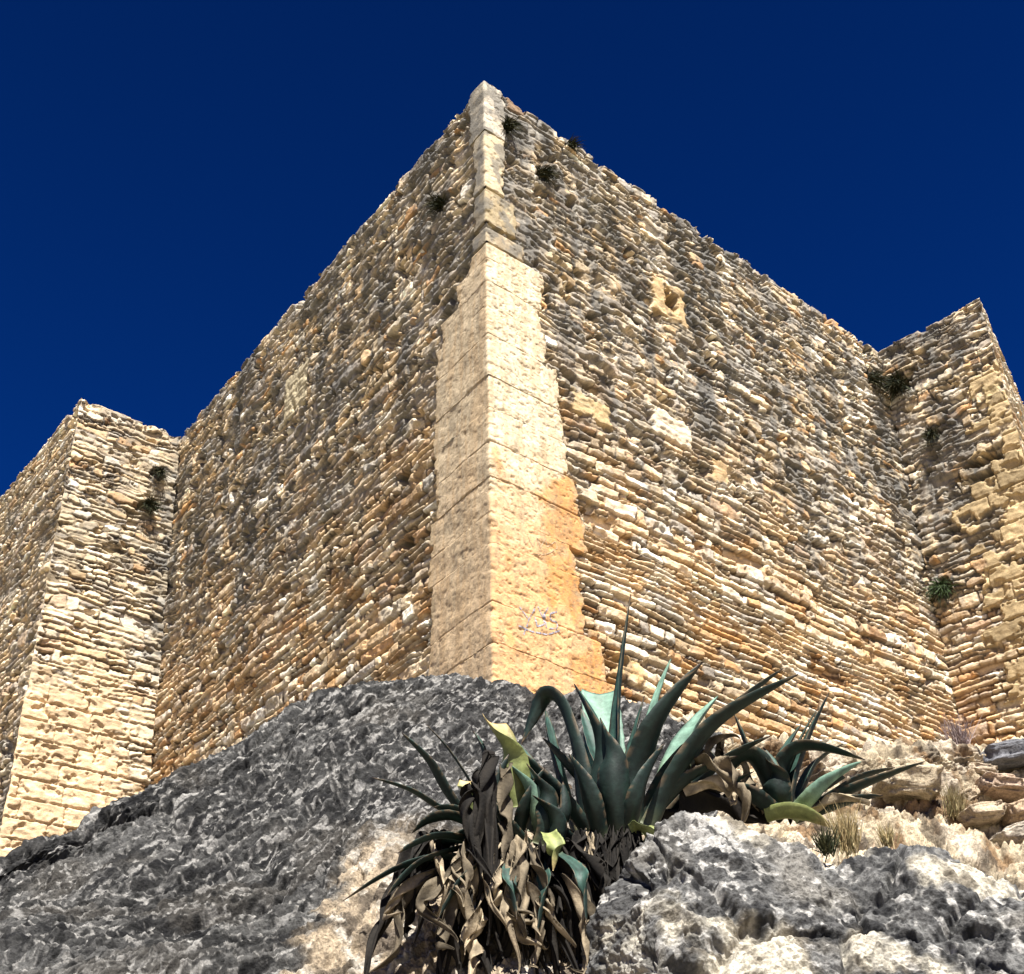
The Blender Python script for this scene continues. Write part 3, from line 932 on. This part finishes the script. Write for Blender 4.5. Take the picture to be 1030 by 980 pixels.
def agave(label, bx, by, Y0, leaves, group="agaves rooted in the rock"):
    b = at(bx, by, Y0)
    t = thing("agave", label, "plant", b, group)
    for i, (kind, w, *pp) in enumerate(leaves):
        pts = [at(x, y, Y0 + dy) for x, y, dy in pp]
        opt = {}
        if kind == 'cut': kind = 'pale'; opt = dict(wprof=[.7, .9, 1, 1, .97, .95], tipw=.02)
        if kind == 'cuty': kind = 'yellow'; opt = dict(wprof=[.7, .9, 1, 1, .97, .95], tipw=.02)
        if kind in ('dry', 'dark'): opt = dict(wprof=[.7, .9, 1, .8, .5, .1], thick=.04, fold=.75, twist=((i * 2.7) % 3.4) - 1.7)
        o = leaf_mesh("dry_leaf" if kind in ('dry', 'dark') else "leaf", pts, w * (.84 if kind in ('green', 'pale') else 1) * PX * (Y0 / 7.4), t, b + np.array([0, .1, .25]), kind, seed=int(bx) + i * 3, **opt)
        if kind == 'yellow': o["label"] = "short yellow-green leaf"
    return t


main_leaves = [
    ('green', 27, (622, 838, 0), (619, 770, .05), (623, 690, .1), (634, 598, .12)),
    ('green', 44, (636, 836, -.05), (643, 780, -.1), (663, 725, -.2), (706, 666, -.25)),
    ('green', 40, (652, 834, -.05), (680, 780, -.1), (725, 725, -.15), (803, 678, -.2)),
    ('green', 26, (690, 770, .05), (715, 735, .1), (750, 702, .15), (788, 672, .2)),
    ('cut', 54, (618, 835, .3), (610, 780, .4), (606, 735, .5), (603, 698, .68)),
    ('green', 27, (598, 838, -.1), (585, 770, -.15), (566, 712, -.1), (549, 700, -.05), (534, 725, 0), (524, 750, .02)),
    ('green', 46, (609, 840, -.15), (607, 790, -.22), (600, 735, -.15), (578, 688, .05)),
    ('green', 40, (622, 842, -.2), (618, 800, -.3), (614, 760, -.32), (604, 722, -.2)),
    ('pale', 46, (650, 830, .3), (676, 775, .4), (695, 735, .5), (722, 700, .65)),
    ('pale', 22, (640, 820, .2), (648, 760, .25), (660, 705, .3), (675, 662, .35)),
    ('green', 30, (600, 846, -.1), (575, 818, -.15), (548, 785, -.2), (519, 752, -.2)),
    ('green', 24, (592, 850, 0), (565, 838, -.1), (540, 815, -.15), (512, 790, -.15)),
    ('green', 34, (655, 836, .1), (690, 800, .15), (730, 765, .2), (775, 740, .2)),
    ('pale', 24, (662, 832, .25), (672, 800, .25), (690, 765, .3), (712, 742, .35)),
    ('yellow', 24, (640, 835, -.25), (646, 832, -.3), (652, 842, -.34), (656, 862, -.32)),
    ('green', 30, (584, 848, .1), (568, 800, .15), (555, 750, .2), (548, 712, .3)),
    ('green', 34, (595, 850, .05), (584, 800, .02), (578, 755, .05), (566, 708, .12)),
    ('green', 26, (588, 852, -.1), (566, 842, -.2), (550, 822, -.25), (540, 790, -.22)),
    ('green', 28, (604, 846, -.22), (596, 812, -.32), (584, 782, -.34), (572, 758, -.28)),
    ('green', 22, (632, 838, .1), (632, 790, .12), (636, 750, .16), (648, 700, .2)),
    ('green', 36, (640, 836, .05), (662, 790, .05), (694, 752, .05), (738, 718, .0)),
    ('green', 30, (625, 840, .15), (612, 790, .2), (596, 750, .3), (584, 712, .4)),
    ('green', 34, (612, 842, .1), (596, 800, .1), (570, 770, .1), (546, 742, .1)),
    ('green', 28, (630, 842, -.2), (640, 806, -.3), (652, 776, -.3), (668, 748, -.25)),
    ('green', 34, (645, 838, 0), (664, 812, -.05), (696, 782, -.05), (742, 760, -.05)),
    ('yellow', 26, (650, 834, .2), (668, 800, .2), (684, 772, .25), (694, 748, .3)),
    ('green', 30, (655, 838, .2), (690, 812, .2), (722, 796, .25), (758, 776, .3)),
    ('dark', 26, (582, 850, -.1), (570, 856, -.25), (560, 880, -.3), (556, 930, -.28)),
    ('dark', 24, (600, 850, -.2), (598, 868, -.32), (596, 900, -.35), (600, 950, -.3)),
    ('dry', 26, (700, 765, -.02), (722, 772, -.1), (742, 792, -.14), (752, 822, -.12)),
    ('dry', 18, (690, 800, 0), (715, 790, -.05), (738, 800, -.1), (745, 818, -.1)),
    ('dry', 16, (693, 790, .1), (705, 770, .1), (722, 750, .15), (735, 742, .2)),
    ('dark', 40, (660, 835, .1), (690, 822, .1), (720, 812, .1), (745, 818, .1)),
    ('dark', 36, (655, 820, .15), (690, 800, .15), (720, 790, .15), (750, 800, .15)),
]
for k in range(20):          # skirt of hanging dead leaves below the rosette
    x0 = 582 + k * 3.3 + random.uniform(-4, 4); ln = random.uniform(40, 120); dx = random.uniform(-22, 12)
    main_leaves.append((random.choice(['dry', 'dark', 'dark', 'dark']), random.uniform(7, 18), (x0, 835 + random.uniform(-6, 6), -.1), (x0 + dx * .3, 846, -.3), (x0 + dx * .7, 846 + ln * .5, -.38), (x0 + dx, 846 + ln, -.34)))
agave("largest blue-green agave in the middle with one leaf standing straight up", 622, 838, 7.4, main_leaves)

right_leaves = [
    ('green', 28, (790, 816, 0), (799, 780, .05), (814, 740, .1), (834, 696, .12)),
    ('green', 9, (786, 800, .05), (794, 770, .1), (808, 738, .15), (824, 710, .2)),
    ('green', 34, (786, 818, -.05), (774, 786, -.12), (756, 762, -.15), (736, 772, -.15), (728, 795, -.12)),
    ('green', 26, (782, 814, 0), (766, 780, 0), (750, 748, .05), (738, 716, .1)),
    ('green', 32, (792, 818, .05), (788, 772, 0), (812, 752, -.05), (870, 764, -.1)),
    ('green', 26, (800, 822, -.02), (835, 805, -.05), (875, 788, -.06), (930, 766, -.05)),
    ('green', 22, (802, 820, .06), (840, 798, .06), (868, 782, .08), (900, 772, .1)),
    ('pale', 32, (797, 822, -.1), (815, 805, -.18), (835, 786, -.2), (866, 766, -.1)),
    ('yellow', 28, (772, 820, -.15), (790, 818, -.2), (812, 822, -.22), (836, 832, -.2)),
    ('green', 34, (790, 820, -.1), (782, 796, -.2), (778, 776, -.2), (768, 752, -.1)),
    ('green', 24, (796, 820, .1), (808, 790, .15), (822, 766, .2), (848, 748, .25)),
    ('green', 30, (778, 820, .05), (752, 800, .05), (730, 780, .1), (712, 752, .15)),
    ('green', 26, (788, 818, .1), (780, 790, .15), (790, 756, .2), (806, 728, .25)),
    ('green', 28, (784, 820, -.12), (764, 806, -.22), (748, 796, -.22), (734, 790, -.16)),
    ('green', 26, (798, 822, -.08), (818, 800, -.16), (838, 788, -.16), (850, 782, -.12)),
    ('green', 24, (800, 824, .0), (830, 815, -.08), (858, 806, -.1), (888, 800, -.08)),
    ('dark', 30, (780, 820, 0), (760, 808, -.05), (744, 806, -.05), (726, 818, -.05)),
    ('dry', 16, (768, 818, -.1), (756, 800, -.14), (748, 780, -.12), (730, 762, -.1)),
    ('dry', 14, (800, 822, -.1), (830, 812, -.14), (856, 804, -.14), (880, 800, -.1)),
    ('dark', 34, (795, 824, -.05), (780, 818, -.1), (764, 820, -.12), (748, 830, -.12)),
]
agave("spreading low agave behind the pale boulder at right", 790, 822, 7.9, right_leaves)

left_leaves = [
    ('green', 22, (470, 824, .1), (448, 795, .05), (430, 765, 0), (404, 737, -.02)),
    ('green', 8, (482, 800, .15), (466, 775, .15), (448, 750, .15), (428, 728, .15)),
    ('green', 13, (468, 826, 0), (440, 812, -.05), (412, 795, -.1), (374, 782, -.1)),
    ('cuty', 36, (520, 812, 0), (516, 780, -.05), (508, 750, -.05), (494, 727, .05)),
    ('dry', 22, (512, 770, -.12), (512, 810, -.2), (508, 855, -.24), (494, 908, -.24)),
    ('cuty', 20, (474, 822, -.05), (470, 808, -.08), (469, 796, -.08), (472, 786, -.05)),
    ('green', 16, (486, 872, -.1), (450, 862, -.2), (400, 874, -.3), (345, 906, -.36)),
    ('green', 22, (480, 832, 0), (455, 822, -.1), (432, 826, -.1), (414, 838, -.1)),
    ('green', 26, (535, 838, 0), (540, 800, -.02), (534, 770, 0), (520, 746, .05)),
    ('pale', 26, (548, 846, -.05), (540, 812, -.1), (526, 785, -.1), (512, 768, -.05)),
    ('green', 30, (545, 850, -.1), (552, 822, -.15), (546, 795, -.15), (530, 768, -.1)),
    ('green', 24, (560, 860, -.1), (562, 835, -.18), (552, 815, -.2), (536, 800, -.15)),
    ('green', 20, (500, 830, 0), (490, 790, .05), (486, 755, .05), (476, 735, .1)),
    ('green', 18, (500, 850, 0), (465, 846, -.1), (436, 850, -.15), (410, 872, -.2)),
    ('dry', 10, (434, 848, -.25), (440, 870, -.32), (442, 892, -.34), (438, 918, -.32)),
    ('dry', 22, (498, 868, -.2), (484, 876, -.3), (474, 894, -.32), (464, 922, -.3)),
    ('dry', 9, (480, 915, -.3), (487, 930, -.34), (478, 948, -.36), (458, 960, -.34)),
]
rl = random.Random(8)
for k in range(5):           # old leaf bases clasping the core, cluster shade put into their colour
    x0 = 476 + 4.5 * k
    left_leaves.append(('dark', rl.uniform(16, 26), (x0 + 2 * k - 3, 765 + rl.uniform(-8, 30), -.30), (x0 - 2, 800, -.33), (x0 + rl.uniform(-5, 5), 850, -.34), (x0 + rl.uniform(-9, 9), 905 + rl.uniform(-15, 40), -.36)))
for k in range(22):          # broad curled tan dead leaves
    x0 = 440 + 130 * rl.random(); y0 = 842 + 45 * rl.random(); fan = (x0 - 520) * rl.uniform(.3, 1.5)
    ln = rl.uniform(40, 125); cu = rl.uniform(-26, 26)
    left_leaves.append(('dry', rl.uniform(10, 23), (x0, y0, 0), (x0 + fan * .3, y0 + ln * .1, -.2 - .1 * rl.random()), (x0 + fan * .7, y0 + ln * .5, -.36), (x0 + fan * .8, y0 + ln * .85, -.38), (x0 + fan * .8 + cu, y0 + ln, -.36 - .12 * rl.random())))
for k in range(44):          # near-black ones between and behind, gap shade put into their colour
    x0 = 436 + 150 * rl.random(); y0 = 838 + 40 * rl.random(); fan = (x0 - 520) * rl.uniform(.2, 1.3)
    ln = rl.uniform(60, 150)
    left_leaves.append(('dark', rl.uniform(9, 24), (x0, y0, .1), (x0 + fan * .3, y0 + 6, -.12), (x0 + fan * .7, y0 + ln * .5, -.25), (x0 + fan + rl.uniform(-14, 14), y0 + ln, -.27)))
for q in ((470, 850, 425, 866, 388, 902), (500, 862, 470, 878, 440, 925), (540, 862, 548, 890, 540, 940), (480, 845, 438, 842, 400, 858), (556, 856, 585, 880, 590, 930), (520, 858, 512, 880, 520, 925)):
    left_leaves.append(('green', 17, (q[0], q[1], -.1), (q[2], q[3], -.36), (q[4], q[5], -.44)))
for q in ((505, 838, 500, 800, 512, 758), (520, 846, 530, 810, 548, 772), (495, 842, 462, 818, 436, 812), (530, 850, 508, 828, 492, 802), (548, 852, 570, 820, 566, 786), (512, 846, 476, 838, 448, 846)):
    left_leaves.append(('green', 21, (q[0], q[1], 0), (q[2], q[3], -.1), (q[4], q[5], -.12)))
left_leaves.append(('yellow', 20, (552, 838, -.2), (556, 846, -.28), (560, 858, -.32), (556, 876, -.33)))
la_ = agave("left agave over a shaggy thatch of dead hanging leaves, dead leaves upright in it coloured as in shade", 500, 838, 7.2, left_leaves)


def tube(name, pts, radii, mat, parent, col, seed, nseg=14, lump=.18):
    pts = np.array(pts, float); n = 40
    Cn = catmull(pts, n, 0); rr = np.interp(np.linspace(0, 1, n), np.linspace(0, 1, len(radii)), radii)
    T = np.gradient(Cn, axis=0); T /= np.linalg.norm(T, axis=1)[:, None]
    A = np.cross(T, [0, 1, .1]); A /= np.linalg.norm(A, axis=1)[:, None]; B = np.cross(T, A)
    an = np.linspace(0, 2 * math.pi, nseg, endpoint=False)
    ring = np.cos(an)[None, :, None] * A[:, None] + np.sin(an)[None, :, None] * B[:, None]
    base = Cn[:, None] + ring * rr[:, None, None]
    nz = perlin(base[..., 0] * 9, base[..., 1] * 9, base[..., 2] * 9, seed=seed)
    V = base + ring * (rr[:, None] * lump * nz * 2)[..., None]
    fs = [[i * nseg + j, i * nseg + (j + 1) % nseg, (i + 1) * nseg + (j + 1) % nseg, (i + 1) * nseg + j] for i in range(n - 1) for j in range(nseg)]
    V = V.reshape(-1, 3)
    cc = np.tile([col], (len(V), 1)) * (1 + .5 * perlin(V[:, 0] * 20, V[:, 1] * 20, V[:, 2] * 20, seed=seed + 1))[:, None]
    # closed top
    V = np.concatenate([V, [Cn[-1]], [Cn[0]]]); cc = np.concatenate([cc, [np.array(col) * 1.3], [col]])
    k = len(V) - 2
    fs += [[(n - 1) * nseg + j, (n - 1) * nseg + (j + 1) % nseg, k, k] for j in range(0)]
    o = mesh_obj(name, V, fs + [[(n - 1) * nseg + j, (n - 1) * nseg + j + 1, (n - 1) * nseg + nseg - 2 - j, (n - 1) * nseg + nseg - 1 - j] for j in range(nseg // 2 - 1)], mat, parent, cc)
    return o


tube("shaded_core", [at(497, 935, 7.05), at(490, 880, 7.0), at(489, 820, 6.97), at(492, 757, 6.97)], [.09, .08, .06, .035], MAT_DRY, la_, [.014, .011, .009], 71)  # near-black core, painted as the shade inside the leaf cluster


# ------------------------------------------------------------------ small plants and stones
def blade_cluster(name, base, out, n, length, width, cols, seed, droop=.3, spread=1.0, upw=.5):
    rg = random.Random(seed)
    V, Fc, Cc = [], [], []
    out = np.array(out, float)
    for k in range(n):
        d = out + spread * np.array([rg.gauss(0, .6), rg.gauss(0, .6), rg.gauss(0, .6)]) + np.array([0, 0, upw])
        d /= np.linalg.norm(d)
        L_ = length * rg.uniform(.45, 1.1); w = width * rg.uniform(.6, 1.3)
        b = np.array(base) + np.array([rg.gauss(0, .25), rg.gauss(0, .25), rg.gauss(0, .2)]) * length * .5
        sd = np.cross(d, [rg.gauss(0, 1), rg.gauss(0, 1), rg.gauss(0, 1)]); sd /= np.linalg.norm(sd) + 1e-9
        o = len(V); c = np.array(cols[rg.randrange(len(cols))]) * rg.uniform(.7, 1.3)
        for i in range(4):
            t = i / 3
            p = b + d * L_ * t - np.array([0, 0, droop * L_ * t * t])
            ww = w * (1 - .92 * t) if i else w * .6
            V += [p - sd * ww, p + sd * ww]; Cc += [c, c]
        for i in range(3): Fc.append([o + 2 * i, o + 2 * i + 1, o + 2 * i + 3, o + 2 * i + 2])
    return mesh_obj(name, V, Fc, MAT_PLANT, None, np.array(Cc))


def wall_plant(face, x, y, n, ln, label, cols=([.025, .03, .012], [.016, .02, .01], [.05, .045, .018]), seed=1, w=.012):
    u, v = face.uv(x, y)
    p = face.pos(np.array([u]), np.array([v]))[0]; p[:2] += face.n * .0
    o = blade_cluster("wall_plant", p, [*face.n, 0], int(n * 2.2), ln * 1.35, w * 1.15, cols, seed, droop=.5, spread=.9, upw=.15)
    return tag(o, label, "plant", "plants growing from the masonry")


wall_plant(F_right, 510, 128, 70, .26, "dark tuft just below the peak of the main tower's corner", seed=1)
wall_plant(F_right, 547, 176, 60, .26, "dark tuft in a hole on the right wall, second below the peak", seed=2)
wall_plant(F_right, 573, 148, 50, .24, "small olive tuft at the right wall's top edge", seed=3)
wall_plant(F_left, 443, 206, 60, .26, "dark tuft in the hole high on the left wall near the peak", seed=4)
wall_plant(F_ltf, 158, 475, 80, .28, "upper dark tuft on the left tower's sunny face", seed=5)
wall_plant(F_ltf, 146, 508, 110, .34, "lower, wider dark tuft on the left tower's sunny face", seed=6)
wall_plant(F_rts, 903, 388, 150, .42, "biggest dark bush high in the inner angle of the right tower", seed=7, w=.016)
wall_plant(F_right, 877, 382, 90, .34, "dark tuft at the right end of the main wall beside the inner angle", seed=8)
wall_plant(F_rts, 937, 438, 70, .28, "dark tuft below the biggest bush on the right tower", seed=9)
wall_plant(F_rts, 948, 592, 130, .36, "green bush low in the inner angle of the right tower", cols=([.05, .08, .025], [.03, .045, .02]), seed=10)

DRYC = ([.34, .26, .13], [.26, .19, .09], [.42, .33, .18], [.20, .17, .08])
gt = blade_cluster("grass_tuft", at(852, 852, 7.3), [0, -.2, .8], 420, .24, .0035, DRYC, 31, droop=.05, spread=.55, upw=.9)
tag(gt, "tan dry grass tuft on the boulder's edge at the right agave's foot", "grass tuft", "dry grass tufts")
gt = blade_cluster("grass_tuft", at(893, 850, 7.4), [0, -.2, .8], 150, .13, .004, DRYC, 32, droop=.05, spread=.7, upw=.9)
tag(gt, "low dry grass tuft right of the taller tan one, between boulder and bank", "grass tuft", "dry grass tufts")
gt = blade_cluster("grass_tuft", at(962, 818, 11.4), [0, -.3, .8], 260, .28, .005, ([.27, .22, .11], [.2, .17, .08], [.33, .26, .14]), 33, droop=.15, spread=.6, upw=.9)
tag(gt, "olive-brown grass clump on the pale bank beside loose stones", "grass tuft", "dry grass tufts")
gt = blade_cluster("dry_bush", at(966, 752, 13.2), [0, -.2, .8], 260, .42, .005, ([.22, .17, .17], [.16, .12, .12], [.28, .22, .2]), 34, droop=.1, spread=.9, upw=.7)
tag(gt, "purplish-grey dry bush at the foot of the right wall's inner angle", "bush")
gt = blade_cluster("grass_tuft", at(832, 856, 7.2), [0, -.2, .8], 140, .16, .006, ([.03, .035, .015], [.05, .05, .02]), 35, droop=.1, spread=.9, upw=.6)
tag(gt, "small dark green tuft below the yellow leaf of the right agave", "grass tuft", "dry grass tufts")


def stone(x, y, Y, sx, sy, sz, col, label, seed, rot=0.0):
    n1, n2 = 60, 40
    th = np.linspace(0, 2 * math.pi, n1); ph = np.linspace(-math.pi / 2, math.pi / 2, n2)
    TH, PH = np.meshgrid(th, ph)
    d = np.stack([np.cos(PH) * np.cos(TH), np.cos(PH) * np.sin(TH), np.sin(PH)], -1)
    q = np.sign(d) * np.abs(d) ** .55          # squarish slab
    nz = .16 * ridged(d[..., 0] * 2.4 + seed, d[..., 1] * 2.4, d[..., 2] * 2.4, seed + 5, 4) + .22 * fbm(d[..., 0] * 1.6 + seed, d[..., 1] * 1.6, d[..., 2] * 1.6, seed=seed, oct=4)
    q = q * (1 + nz)[..., None] * np.array([sx, sy, sz])
    cr, sr = math.cos(rot), math.sin(rot)
    q = np.stack([q[..., 0] * cr - q[..., 2] * sr, q[..., 1], q[..., 0] * sr + q[..., 2] * cr], -1)
    P = q
    c = np.array(col, F32) * (1 + .35 * fbm(P[..., 0] / .2, P[..., 1] / .2, P[..., 2] / .2, seed=seed + 2, oct=4))[..., None]
    o = mesh_obj("stone", P.reshape(-1, 3), grid_faces(n2, n1), MAT_ROCK, None, c.reshape(-1, 3))
    o.location = [float(v) for v in at(x, y, Y)]
    return tag(o, label, "stone", "loose stones on the pale bank")


stone(1010, 765, 12.6, .27, .3, .11, [.13, .13, .14], "blue-grey stone on top of the pale bank below yellow corner stones", 41, .12)
stone(1006, 797, 11.9, .24, .3, .085, [.40, .30, .22], "pinkish flat stone under the blue-grey one", 42, -.14)
stone(986, 823, 11.5, .20, .25, .075, [.38, .30, .21], "tan flat stone beside the olive grass clump", 43, .12)
stone(1021, 846, 11.0, .24, .3, .08, [.40, .35, .28], "whitish flat stone lowest at the picture's right edge", 44, .3)
stone(984, 779, 12.4, .15, .2, .06, [.36, .29, .21], "small cream stone wedged left of the blue-grey stone", 45, -.2)
stone(1029, 818, 11.4, .17, .2, .08, [.33, .24, .16], "ochre stone cut by the picture's right edge", 46, .2)
stone(973, 803, 11.9, .10, .15, .06, [.34, .27, .19], "fist-sized cream stone left of the pinkish flat stone", 47, .4)
stone(912, 790, 11.6, .26, .3, .16, [.40, .33, .23], "blocky cream stone half sunk in the bank right of the low agave", 48, -.15)

# ------------------------------------------------------------------ light
SUN_AZ, SUN_EL = math.radians(-76), math.radians(60)
sd = Vector((math.cos(SUN_AZ) * math.cos(SUN_EL), math.sin(SUN_AZ) * math.cos(SUN_EL), math.sin(SUN_EL)))
sl = bpy.data.lights.new("sun", 'SUN'); sl.energy = 5.0; sl.angle = math.radians(.5); sl.color = (1, .965, .90)
so = bpy.data.objects.new("sun", sl); COL.objects.link(so)
so.rotation_euler = (-sd).to_track_quat('-Z', 'Y').to_euler()
so.location = (20, -30, 40)

w = bpy.data.worlds.new("World"); sc.world = w; w.use_nodes = True
nt = w.node_tree
bg = nt.nodes["Background"]
sky = nt.nodes.new("ShaderNodeTexSky"); sky.sky_type = 'NISHITA'; sky.sun_disc = False
sky.sun_elevation = SUN_EL; sky.sun_rotation = math.atan2(sd.x, sd.y)
sky.altitude = 2500; sky.air_density = 1.0; sky.dust_density = 0.0; sky.ozone_density = 6.0
tint = nt.nodes.new("ShaderNodeVectorMath"); tint.operation = 'MULTIPLY'; tint.inputs[1].default_value = (.008, .128, .38)   # polariser
tcw = nt.nodes.new("ShaderNodeTexCoord"); sx = nt.nodes.new("ShaderNodeSeparateXYZ"); nt.links.new(tcw.outputs["Generated"], sx.inputs[0])
zr = nt.nodes.new("ShaderNodeMapRange"); zr.inputs["From Min"].default_value = .42; zr.inputs["From Max"].default_value = .82
zr.inputs["To Min"].default_value = 1.6; zr.inputs["To Max"].default_value = 1.0
nt.links.new(sx.outputs["Z"], zr.inputs["Value"])
deep = nt.nodes.new("ShaderNodeVectorMath"); deep.operation = 'SCALE'
nt.links.new(sky.outputs[0], tint.inputs[0]); nt.links.new(tint.outputs[0], deep.inputs[0]); nt.links.new(zr.outputs["Result"], deep.inputs["Scale"]); nt.links.new(deep.outputs[0], bg.inputs[0])
bg.inputs[1].default_value = 0.05

sc.render.engine = 'CYCLES'
sc.cycles.use_denoising = True
sc.cycles.max_bounces = 5
vs = sc.view_settings
vs.view_transform = 'Standard'; vs.look = 'None'; vs.gamma = 1; vs.use_curve_mapping = False
vs.exposure = 1.5
